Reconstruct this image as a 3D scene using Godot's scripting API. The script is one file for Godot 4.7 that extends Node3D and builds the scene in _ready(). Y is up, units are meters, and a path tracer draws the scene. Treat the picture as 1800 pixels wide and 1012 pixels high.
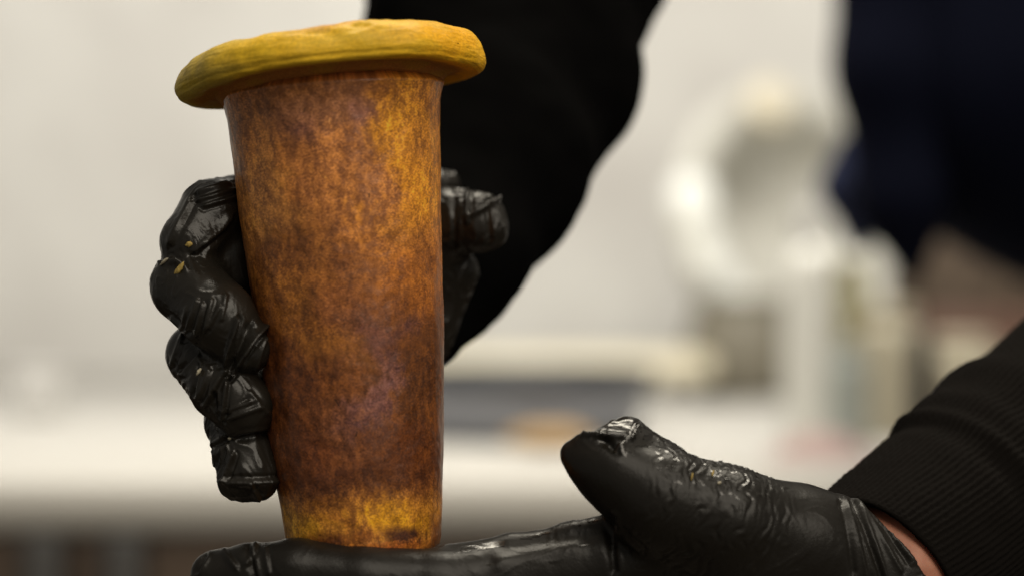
extends Node3D
# A squash-skin cup held between two black-gloved hands, a blurred workroom behind.
# World: metres, y up. The cup's axis crosses z = 0; the lens looks along -z from 0.7 m.

const EYE := Vector3(0.0, 1.08, 0.70)
const BENCH := 1.08 - 0.139
const PER_M := 6000.0                     # photograph pixels per metre at z = 0

var used_names := {}
var M := {}

# ------------------------------------------------------------------ helpers
func at(px: float, py: float, zmm := 0.0) -> Vector3:
	var z := zmm * 0.001
	var k := (EYE.z - z) / EYE.z
	return Vector3(EYE.x + (px - 900.0) / PER_M * k, EYE.y + (506.0 - py) / PER_M * k, z)

func numbered(called: String) -> String:
	var n: int = used_names.get(called, 0)
	used_names[called] = n + 1
	return called if n == 0 else "%s_%03d" % [called, n]

func tag(o: Node, label := "", category := "", group := "", kind := "") -> Node:
	if label: o.set_meta("label", label)
	if category: o.set_meta("category", category)
	if group: o.set_meta("group", group)
	if kind: o.set_meta("kind", kind)
	return o

func thing(called: String, where: Vector3, label: String, category: String, group := "") -> Node3D:
	var o := Node3D.new()
	o.name = numbered(called)
	add_child(o, true)
	o.position = where
	tag(o, label, category, group)
	return o

# commits world-space geometry as one mesh under a parent that stands at `base`
func commit(called: String, v: PackedVector3Array, n: PackedVector3Array, idx: PackedInt32Array, mat: Material, parent: Node, base := Vector3.ZERO, uv := PackedVector2Array()) -> MeshInstance3D:
	var a := []
	a.resize(Mesh.ARRAY_MAX)
	if base != Vector3.ZERO:
		v = v.duplicate()
		for i in v.size(): v[i] -= base
	a[Mesh.ARRAY_VERTEX] = v
	a[Mesh.ARRAY_NORMAL] = n
	if uv.size(): a[Mesh.ARRAY_TEX_UV] = uv
	a[Mesh.ARRAY_INDEX] = idx
	var m := ArrayMesh.new()
	m.add_surface_from_arrays(Mesh.PRIMITIVE_TRIANGLES, a)
	var o := MeshInstance3D.new()
	o.mesh = m
	o.material_override = mat
	o.name = called if parent != self else numbered(called)
	parent.add_child(o, true)
	return o

func lin(r: float, g: float, b: float) -> Color:
	return Color(r, g, b).linear_to_srgb()

func mat(c: Color, rough := 0.6, spec := 0.5) -> StandardMaterial3D:
	var m := StandardMaterial3D.new()
	m.albedo_color = c
	m.roughness = rough
	m.metallic_specular = spec
	return m

func noise(seed_: int, freq: float, octaves := 4) -> FastNoiseLite:
	var n := FastNoiseLite.new()
	n.seed = seed_
	n.noise_type = FastNoiseLite.TYPE_SIMPLEX_SMOOTH
	n.frequency = freq
	n.fractal_type = FastNoiseLite.FRACTAL_FBM
	n.fractal_octaves = octaves
	return n

func noise_tex(seed_: int, freq: float, lo: Color, hi: Color, size := 512, octaves := 4) -> NoiseTexture2D:
	var t := NoiseTexture2D.new()
	t.width = size
	t.height = size
	t.seamless = true
	t.noise = noise(seed_, freq, octaves)
	var g := Gradient.new()
	g.set_color(0, lo)
	g.set_color(1, hi)
	t.color_ramp = g
	return t

func normals_of(v: PackedVector3Array, idx: PackedInt32Array) -> PackedVector3Array:
	var n := PackedVector3Array()
	n.resize(v.size())
	for t in range(0, idx.size(), 3):
		var a := idx[t]
		var b := idx[t + 1]
		var c := idx[t + 2]
		var f := (v[c] - v[a]).cross(v[b] - v[a])   # front faces run clockwise
		n[a] += f
		n[b] += f
		n[c] += f
	for i in n.size(): n[i] = n[i].normalized()
	return n

# a grid of points, rows x cols, closed round the columns when wrap is set
func grid_index(rows: int, cols: int, wrap: bool, flip := false) -> PackedInt32Array:
	var idx := PackedInt32Array()
	var last := cols if wrap else cols - 1
	for r in rows - 1:
		for c in last:
			var a := r * cols + c
			var b := r * cols + (c + 1) % cols
			var d := a + cols
			var e := b + cols
			if flip: idx.append_array(PackedInt32Array([a, b, d, b, e, d]))
			else: idx.append_array(PackedInt32Array([a, d, b, b, d, e]))
	return idx

# a turned shape: profile of (radius, height) from bottom outside to the end, set on xf
func lathe(called: String, profile: Array, xf: Transform3D, m: Material, parent: Node, base: Vector3, segs := 48, oval := 1.0, wob := 0.0) -> MeshInstance3D:
	var pts := smooth_line(profile, 4)
	var v := PackedVector3Array()
	var nz := noise(hash(called), 1.0, 2)
	for p in pts:
		for s in segs:
			var a := TAU * s / segs
			var r: float = p.x * (1.0 + wob * nz.get_noise_3d(cos(a) * 1.5, p.y * 10.0, sin(a) * 1.5))
			v.append(xf * Vector3(cos(a) * r, p.y, sin(a) * r * oval))
	var idx := grid_index(pts.size(), segs, true, true)
	var n := normals_of(v, idx)
	return commit(called, v, n, idx, m, parent, base)

func smooth_line(profile: Array, sub: int) -> Array:
	var out := []
	for i in profile.size() - 1:
		var p0: Vector2 = profile[maxi(i - 1, 0)]
		var p1: Vector2 = profile[i]
		var p2: Vector2 = profile[i + 1]
		var p3: Vector2 = profile[mini(i + 2, profile.size() - 1)]
		for k in sub:
			out.append(p1.cubic_interpolate(p2, p0, p3, float(k) / sub))
	out.append(profile[-1])
	return out

# a box with chamfered edges
func box(called: String, c: Vector3, size: Vector3, bev: float, m: Material, parent: Node, base: Vector3, turn := 0.0) -> MeshInstance3D:
	var st := SurfaceTool.new()
	st.begin(Mesh.PRIMITIVE_TRIANGLES)
	var h := size * 0.5
	var bs := Basis(Vector3.UP, turn)
	var hull := []
	for sx in [-1, 1]:
		for sy in [-1, 1]:
			for sz in [-1, 1]:
				hull.append(Vector3(sx * (h.x - bev), sy * (h.y - bev), sz * (h.z - bev)))
	var quad := func(a: Vector3, b: Vector3, d: Vector3, e: Vector3, out: Vector3):
		var q := [a, b, d, e]
		if (b - a).cross(d - a).dot(out) > 0.0: q = [e, d, b, a]
		for k in [0, 1, 2, 0, 2, 3]:
			st.add_vertex(bs * q[k] + c - base)
	for ax in 3:
		var u := (ax + 1) % 3
		var w := (ax + 2) % 3
		for s in [-1, 1]:
			var f := []
			for k in [[-1, -1], [1, -1], [1, 1], [-1, 1]]:
				var p := Vector3()
				p[ax] = s * h[ax]
				p[u] = k[0] * (h[u] - bev)
				p[w] = k[1] * (h[w] - bev)
				f.append(p)
			var o := Vector3()
			o[ax] = s
			quad.call(f[0], f[1], f[2], f[3], o)
			for s2 in [-1, 1]:
				var e := []
				for k in [-1, 1]:
					var p1 := Vector3()
					p1[ax] = s * h[ax]
					p1[u] = s2 * (h[u] - bev)
					p1[w] = k * (h[w] - bev)
					var p2 := p1
					p2[ax] = s * (h[ax] - bev)
					p2[u] = s2 * h[u]
					e.append([p1, p2])
				var o2 := Vector3()
				o2[ax] = s
				o2[u] = s2
				quad.call(e[0][0], e[0][1], e[1][1], e[1][0], o2)
	for sx in [-1, 1]:
		for sy in [-1, 1]:
			for sz in [-1, 1]:
				var s3 := Vector3(sx, sy, sz)
				var t := []
				for ax in 3:
					var p := (h - Vector3.ONE * bev) * s3
					p[ax] = h[ax] * s3[ax]
					t.append(p)
				if (t[1] - t[0]).cross(t[2] - t[0]).dot(s3) > 0.0: t.reverse()
				for p in t: st.add_vertex(bs * p + c - base)
	st.set_smooth_group(-1)
	st.generate_normals()
	var o := MeshInstance3D.new()
	o.mesh = st.commit()
	o.material_override = m
	o.name = called if parent != self else numbered(called)
	parent.add_child(o, true)
	return o

# ------------------------------------------------------------------ bodies: tapered capsules joined in a field, meshed as surface nets
# bones: [from, to, radius_from, radius_to, blend] in metres. planes: cut away where plane.distance_to(p) > 0
func field_mesh(bones: Array, cell: float, planes: Array = [], subdivide := true) -> Array:
	var nb := bones.size()
	var lo := Vector3.ONE * 1e9
	var hi := -lo
	var kmax := 0.0
	for b in bones:
		var r := Vector3.ONE * (maxf(b[2], b[3]) + cell * 2.0)
		lo = lo.min((b[0] as Vector3).min(b[1]) - r)
		hi = hi.max((b[0] as Vector3).max(b[1]) + r)
		kmax = maxf(kmax, b[4])
	var B := 8
	var S := B + 1
	var nblk := Vector3i(((hi - lo) / (cell * B)).ceil())
	var half := cell * B * 0.5 * 1.7321 + cell * 1.5
	var blocks := {}
	for bz in nblk.z:
		for by in nblk.y:
			for bx in nblk.x:
				var cen := lo + (Vector3(bx, by, bz) + Vector3.ONE * 0.5) * cell * B
				var near := PackedInt32Array()
				var best := 1e9
				var ds := PackedFloat32Array()
				for i in nb:
					var b: Array = bones[i]
					var a: Vector3 = b[0]
					var ab: Vector3 = b[1] - a
					var t := clampf((cen - a).dot(ab) / maxf(ab.length_squared(), 1e-12), 0.0, 1.0)
					var d: float = (cen - a - ab * t).length() - lerpf(b[2], b[3], t)
					ds.append(d)
					best = minf(best, d)
				if best > half + kmax * 0.3 or best < -half - kmax: continue
				for i in nb:
					if ds[i] < best + 2.0 * half + kmax: near.append(i)
				var cut := false
				for pl: Plane in planes:
					if pl.distance_to(cen) > half: cut = true
				if cut: continue
				# sample
				var vals := PackedFloat32Array()
				vals.resize(S * S * S)
				var o := lo + Vector3(bx, by, bz) * cell * B
				var first := true
				for i in near:
					var b: Array = bones[i]
					var a: Vector3 = b[0]
					var ab: Vector3 = b[1] - a
					var inv := 1.0 / maxf(ab.length_squared(), 1e-12)
					var ra: float = b[2]
					var rd: float = b[3] - ra
					var k: float = b[4]
					var at_ := 0
					for z in S:
						for y in S:
							var p := o + Vector3(0, y, z) * cell - a
							for x in S:
								var t := clampf(p.dot(ab) * inv, 0.0, 1.0)
								var d := (p - ab * t).length() - ra - rd * t
								if first:
									vals[at_] = d
								else:
									var c := vals[at_]
									var h := k - absf(c - d)
									vals[at_] = minf(c, d) - (h * h / (4.0 * k) if h > 0.0 else 0.0)
								at_ += 1
								p.x += cell
					first = false
				for pl: Plane in planes:
					var at2 := 0
					for z in S:
						for y in S:
							for x in S:
								var d := pl.distance_to(o + Vector3(x, y, z) * cell)
								if d > vals[at2]: vals[at2] = d
								at2 += 1
				blocks[Vector3i(bx, by, bz)] = vals
	# one vertex per crossed cell
	var verts := PackedVector3Array()
	var cells := {}
	for bk: Vector3i in blocks:
		var vals: PackedFloat32Array = blocks[bk]
		var g0 := bk * B
		for z in B:
			for y in B:
				for x in B:
					var i0 := x + S * (y + S * z)
					var c := [vals[i0], vals[i0 + 1], vals[i0 + S], vals[i0 + S + 1], vals[i0 + S * S], vals[i0 + S * S + 1], vals[i0 + S * S + S], vals[i0 + S * S + S + 1]]
					var neg := 0
					for q in 8:
						if c[q] < 0.0: neg += 1
					if neg == 0 or neg == 8: continue
					var sum := Vector3()
					var cnt := 0
					for q in 8:
						for ax in 3:
							if q & (1 << ax): continue
							var q2 := q | (1 << ax)
							if (c[q] < 0.0) == (c[q2] < 0.0): continue
							var f: float = c[q] / (c[q] - c[q2])
							var p := Vector3(q & 1, (q >> 1) & 1, (q >> 2) & 1)
							p[ax] += f
							sum += p
							cnt += 1
					cells[g0 + Vector3i(x, y, z)] = verts.size()
					verts.append(lo + (Vector3(g0 + Vector3i(x, y, z)) + sum / cnt) * cell)
	var quads := PackedInt32Array()
	for bk: Vector3i in blocks:
		var vals: PackedFloat32Array = blocks[bk]
		var g0 := bk * B
		for z in B:
			for y in B:
				for x in B:
					var i0 := x + S * (y + S * z)
					var c0 := vals[i0] < 0.0
					for ax in 3:
						var c1 := vals[i0 + [1, S, S * S][ax]] < 0.0
						if c0 == c1: continue
						var g := g0 + Vector3i(x, y, z)
						var du := Vector3i()
						var dv := Vector3i()
						du[(ax + 1) % 3] = 1
						dv[(ax + 2) % 3] = 1
						var i1 = cells.get(g - du - dv)
						var i2 = cells.get(g - dv)
						var i3 = cells.get(g)
						var i4 = cells.get(g - du)
						if i1 == null or i2 == null or i3 == null or i4 == null: continue
						if c0: quads.append_array(PackedInt32Array([i1, i4, i3, i2]))
						else: quads.append_array(PackedInt32Array([i1, i2, i3, i4]))
	if subdivide:
		var r := split_quads(verts, quads)
		verts = r[0]
		quads = r[1]
	var idx := PackedInt32Array()
	for q in range(0, quads.size(), 4):
		idx.append_array(PackedInt32Array([quads[q], quads[q + 1], quads[q + 2], quads[q], quads[q + 2], quads[q + 3]]))
	relax(verts, quads, 2 if subdivide else 1)
	return [verts, idx]

func split_quads(v: PackedVector3Array, quads: PackedInt32Array) -> Array:
	var out := PackedInt32Array()
	var mids := {}
	for q in range(0, quads.size(), 4):
		var m := [0, 0, 0, 0]
		var cen := Vector3()
		for k in 4:
			var a := quads[q + k]
			var b := quads[q + (k + 1) % 4]
			cen += v[a] * 0.25
			var key := mini(a, b) * 4194304 + maxi(a, b)
			var i: int = mids.get(key, -1)
			if i < 0:
				i = v.size()
				v.append((v[a] + v[b]) * 0.5)
				mids[key] = i
			m[k] = i
		var ci := v.size()
		v.append(cen)
		for k in 4:
			out.append_array(PackedInt32Array([quads[q + k], m[k], ci, m[(k + 3) % 4]]))
	return [v, out]

func relax(v: PackedVector3Array, quads: PackedInt32Array, times: int) -> void:
	for t in times:
		var sum := PackedVector3Array()
		sum.resize(v.size())
		var cnt := PackedFloat32Array()
		cnt.resize(v.size())
		for q in range(0, quads.size(), 4):
			var a := quads[q]
			var b := quads[q + 1]
			var c := quads[q + 2]
			var d := quads[q + 3]
			sum[a] += v[b] + v[d]
			sum[b] += v[a] + v[c]
			sum[c] += v[b] + v[d]
			sum[d] += v[a] + v[c]
			cnt[a] += 2.0
			cnt[b] += 2.0
			cnt[c] += 2.0
			cnt[d] += 2.0
		for i in v.size():
			if cnt[i] > 0.0: v[i] = v[i].lerp(sum[i] / cnt[i], 0.5)

# strokes: [px, py, px2, py2, width_mm, height_mm] folds laid on the side that faces +z
func fold_strokes(v: PackedVector3Array, n: PackedVector3Array, strokes: Array, z_over: float) -> PackedFloat32Array:
	var out := PackedFloat32Array()
	out.resize(v.size())
	for s in strokes:
		var a3 := at(s[0], s[1], s[6] if s.size() > 6 else 15.0)
		var b3 := at(s[2], s[3], s[6] if s.size() > 6 else 15.0)
		var a := Vector2(a3.x, a3.y)
		var b := Vector2(b3.x, b3.y)
		var ab := b - a
		var inv := 1.0 / maxf(ab.length_squared(), 1e-12)
		var w: float = s[4] * 0.00075
		var hgt: float = s[5] * 0.00145
		var x0 := minf(a.x, b.x) - 3.0 * w
		var x1 := maxf(a.x, b.x) + 3.0 * w
		var y0 := minf(a.y, b.y) - 3.0 * w
		var y1 := maxf(a.y, b.y) + 3.0 * w
		for i in v.size():
			var p := v[i]
			if p.x < x0 or p.x > x1 or p.y < y0 or p.y > y1 or p.z < z_over or n[i].z < -0.2: continue
			var q := Vector2(p.x, p.y) - a
			var t := clampf(q.dot(ab) * inv, 0.0, 1.0)
			var side := ab.cross(q) * sqrt(inv)
			var d := (q - ab * t).length()
			var e := d / w
			if e > 3.0: continue
			# a fold is steep on one side and eases off on the other
			var f := exp(-e * e * (1.6 if side > 0.0 else 0.55)) - 0.35 * exp(-(e - 1.7) * (e - 1.7) * 2.0) * (1.0 if side > 0.0 else 0.0)
			out[i] += hgt * f * smoothstep(0.0, 0.12, t + 0.1) * smoothstep(0.0, 0.12, 1.1 - t) * clampf(n[i].z * 2.0 + 0.4, 0.0, 1.0)
	return out

# rings of slack glove across a finger: [from, to, radius, spacing_mm, height_mm, seed]
func ring_folds(v: PackedVector3Array, rings: Array, out: PackedFloat32Array) -> void:
	for r in rings:
		var a: Vector3 = r[0]
		var ab: Vector3 = r[1] - a
		var L := ab.length()
		var d := ab / L
		var nz := noise(r[5], 90.0, 2)
		var nz2 := noise(r[5] + 7, 160.0, 2)
		for i in v.size():
			var p := v[i] - a
			var s := p.dot(d)
			if s < -0.004 or s > L + 0.004: continue
			if (p - d * s).length() > r[2]: continue
			var m := smoothstep(-0.004, 0.004, s) * smoothstep(-0.004, 0.004, L - s)
			var ph: float = s * 1000.0 / r[3] + nz.get_noise_3dv(v[i]) * 1.3
			var tri := absf(fposmod(ph, 1.0) - 0.5) * 2.0
			out[i] += m * r[4] * 0.001 * (sqrt(tri) - 0.65) * clampf(0.5 + nz2.get_noise_3dv(v[i]) * 1.6, 0.0, 1.2)

func crumple(v: PackedVector3Array, seed_: int, amp_mm: float, out: PackedFloat32Array, stretch := Vector3.ONE) -> void:
	var nz := noise(seed_, 75.0, 2)
	var warp := noise(seed_ + 1, 45.0, 2)
	var fine := noise(seed_ + 2, 420.0, 2)
	var where := noise(seed_ + 3, 30.0, 2)
	var small := noise(seed_ + 4, 190.0, 2)
	for i in v.size():
		var p := v[i] * stretch
		var w := warp.get_noise_3dv(p) * 0.022
		var q := Vector3(p.x + w, p.y - w, p.z + w * 0.5)
		var rid := 1.0 - absf(nz.get_noise_3dv(q)) * 3.2
		rid = maxf(rid, 0.0)
		var rid2 := maxf(1.0 - absf(small.get_noise_3dv(q)) * 3.6, 0.0)
		var mk := clampf(0.3 - where.get_noise_3dv(p * 1.7) * 2.0, 0.0, 1.0)
		out[i] += amp_mm * 0.00042 * rid2 * rid2 * mk
		out[i] += amp_mm * 0.001 * (rid * rid * clampf(0.45 + where.get_noise_3dv(p) * 1.5, 0.0, 1.0) - 0.2) + 0.000010 * fine.get_noise_3dv(v[i])

func push_out(v: PackedVector3Array, n: PackedVector3Array, h: PackedFloat32Array) -> void:
	for i in v.size(): v[i] += n[i] * h[i]

func chain(px: Array, blend := 1.2) -> Array:    # [px, py, z_mm, r_mm] ...
	var out := []
	for i in px.size() - 1:
		var p = px[i]
		var q = px[i + 1]
		out.append([at(p[0], p[1], p[2]), at(q[0], q[1], q[2]), p[3] * 0.001, q[3] * 0.001, blend * 0.001])
	return out

# ------------------------------------------------------------------ the scene
func _ready() -> void:
	# camera, light, exposure
	var cam := Camera3D.new()
	cam.name = "camera"
	add_child(cam)
	cam.position = EYE
	cam.near = 0.05
	cam.far = 40.0
	var lens := CameraAttributesPhysical.new()
	lens.frustum_focal_length = 85.0
	lens.exposure_aperture = 85.0 / 18.5
	lens.frustum_focus_distance = 0.692
	cam.attributes = lens
	cam.fov = rad_to_deg(2.0 * atan(506.0 / PER_M / EYE.z))
	cam.current = true

	var we := WorldEnvironment.new()
	we.name = "world_environment"
	var env := Environment.new()
	env.background_mode = Environment.BG_COLOR
	env.background_color = lin(0.16, 0.15, 0.132)      # the dim rest of the room, out of the picture
	env.tonemap_mode = Environment.TONE_MAPPER_LINEAR
	env.tonemap_exposure = 1.0
	env.sdfgi_enabled = true
	env.ssao_enabled = true
	env.ssil_enabled = true
	we.environment = env
	add_child(we)

	lamp_light("front_fill_light", Vector3(0.75, 2.35, 1.25), Vector3(0.0, 1.08, 0.0), Vector2(2.2, 1.3), 3.2, Color(1.0, 0.955, 0.88))  # broad soft fill added out of view, upper right front
	lamp_light("ceiling_light_middle", Vector3(0.15, 2.45, -0.55), Vector3(0.15, 0.0, -0.551), Vector2(1.2, 0.3), 2.0, Color(1.0, 0.96, 0.88))
	lamp_light("wall_fill_light", Vector3(-0.1, 2.45, -1.1), Vector3(-0.1, 0.9, -3.1), Vector2(2.4, 0.4), 5.1, Color(1.0, 0.985, 0.955))  # added out of view to brighten the wall behind

	materials()
	setting()
	cup()
	holder()
	background_things()

func lamp_light(called: String, pos: Vector3, aim: Vector3, size: Vector2, energy: float, c: Color) -> void:
	var l := AreaLight3D.new()
	l.name = called
	l.area_size = size
	l.light_energy = energy
	l.light_color = c
	l.area_range = 12.0
	l.area_attenuation = 2.0
	l.shadow_enabled = true
	add_child(l)
	l.position = pos
	l.look_at_from_position(pos, aim, Vector3(0, 0, -1))

func materials() -> void:
	# gloves
	var g := mat(lin(0.0150, 0.0128, 0.0097), 0.32, 0.45)
	g.heightmap_enabled = true
	g.heightmap_texture = noise_tex(5, 0.06, Color.BLACK, Color.WHITE, 512, 4)
	g.heightmap_scale = 0.005
	g.uv1_triplanar = true
	g.uv1_scale = Vector3.ONE * 28.0
	g.roughness_texture = noise_tex(6, 0.012, Color(0.72, 0.72, 0.72), Color(1.25, 1.25, 1.25), 512, 4)
	M.glove = g
	var g2: StandardMaterial3D = g.duplicate()      # a blacker, duller copy; the dulling cuts the front light sheen
	g2.albedo_color = lin(0.0115, 0.0100, 0.0080)
	g2.roughness = 0.39
	g2.metallic_specular = 0.36
	M.dull_glove = g2
	var g3: StandardMaterial3D = g.duplicate()
	g3.roughness = 0.23
	g3.metallic_specular = 0.62
	M.glossy_glove = g3  # shinier copy for the wet spots and the added glints
	# knit sleeve
	var k := mat(lin(0.0065, 0.0055, 0.0048), 0.95, 0.15)
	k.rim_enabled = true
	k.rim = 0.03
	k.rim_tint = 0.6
	M.knit = k
	M.black_cloth = mat(lin(0.0028, 0.0027, 0.0027), 1.0, 0.08)
	var sk := mat(lin(0.52, 0.23, 0.15), 0.5, 0.4)
	sk.albedo_texture = noise_tex(31, 0.03, Color(0.82, 0.76, 0.74), Color.WHITE, 256, 4)
	sk.uv1_triplanar = true
	sk.uv1_scale = Vector3.ONE * 20.0
	sk.subsurf_scatter_enabled = true
	sk.subsurf_scatter_strength = 0.15
	M.skin = sk
	M.crumb = mat(lin(0.42, 0.30, 0.08), 0.6)
	M.pale_crumb = mat(lin(0.5, 0.45, 0.33), 0.6)
	# room
	var w := mat(lin(0.72, 0.71, 0.67), 0.85, 0.3)
	w.albedo_texture = noise_tex(9, 0.006, Color(0.88, 0.87, 0.87), Color.WHITE, 512, 3)
	w.uv1_triplanar = true
	w.uv1_world_triplanar = true
	w.uv1_scale = Vector3.ONE * 0.8
	M.wall = w
	M.worktop = mat(lin(0.50, 0.485, 0.45), 0.5)
	M.brown = mat(lin(0.075, 0.046, 0.025), 0.7)
	M.dark_leg = mat(lin(0.012, 0.010, 0.008), 0.6)
	M.floor = mat(lin(0.09, 0.07, 0.05), 0.6)
	M.white_plastic = mat(lin(0.62, 0.61, 0.56), 0.14)
	M.enamel = mat(lin(0.58, 0.57, 0.52), 0.4)
	M.lid = mat(lin(0.68, 0.62, 0.48), 0.5)  # cream of the disc that stands for a blurred highlight
	M.highlight_white = mat(lin(0.84, 0.85, 0.81), 0.3)  # white of the bend that stands for the basin highlight
	M.cream = mat(lin(0.72, 0.66, 0.50), 0.5)
	M.beige = mat(lin(0.38, 0.34, 0.25), 0.55)
	M.grey = mat(lin(0.45, 0.44, 0.42), 0.6)
	M.dark_steel = mat(lin(0.03, 0.032, 0.038), 0.4)
	M.steel = mat(lin(0.20, 0.208, 0.235), 0.4)
	M.navy = mat(lin(0.0042, 0.0052, 0.0125), 0.95, 0.15)
	M.blue_cloth = mat(lin(0.03, 0.036, 0.075), 0.95, 0.15)
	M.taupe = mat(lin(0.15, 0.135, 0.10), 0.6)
	M.card = mat(lin(0.10, 0.072, 0.045), 0.8)
	M.card.albedo_texture = noise_tex(35, 0.02, Color(0.45, 0.38, 0.34), Color.WHITE, 256, 3)
	M.card.uv1_triplanar = true
	M.card.uv1_scale = Vector3.ONE * 6.0
	M.orange = mat(lin(0.36, 0.23, 0.10), 0.6)
	M.pink = mat(lin(0.42, 0.30, 0.28), 0.9)
	M.red_brown = mat(lin(0.09, 0.045, 0.03), 0.7)
	M.olive = mat(lin(0.20, 0.18, 0.09), 0.4)
	M.grey_green = mat(lin(0.30, 0.32, 0.29), 0.4)

func setting() -> void:
	tag(box("floor", Vector3(0, -0.05, -1.0), Vector3(7, 0.1, 6.5), 0.002, M.floor, self, Vector3.ZERO), "", "", "", "structure")
	tag(box("wall", Vector3(0, 1.3, -3.15), Vector3(7, 2.6, 0.1), 0.002, M.wall, self, Vector3.ZERO), "pale cream plastered wall behind the white workbench, out of focus", "wall")

func workbench() -> void:
	var base := Vector3(0, 0, -1.8)
	var t := thing("workbench", base, "long white topped workbench with dark brown front behind the cup", "workbench")
	var top := BENCH
	box("tabletop", Vector3(0, top - 0.021, -2.08), Vector3(4.4, 0.042, 2.06), 0.006, M.worktop, t, base)
	box("apron_board", Vector3(0, top - 0.145, -1.10), Vector3(4.2, 0.2, 0.02), 0.003, M.brown, t, base)
	box("back_panel", Vector3(0, 0.36, -2.0), Vector3(4.2, 0.6, 0.02), 0.003, M.brown, t, base)
	for x in [-2.05, -0.345, -0.285, 2.05]:
		box("leg", Vector3(x, (top - 0.043) * 0.5, -1.065), Vector3(0.03, top - 0.043, 0.04), 0.003, M.dark_leg, t, base)

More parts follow.
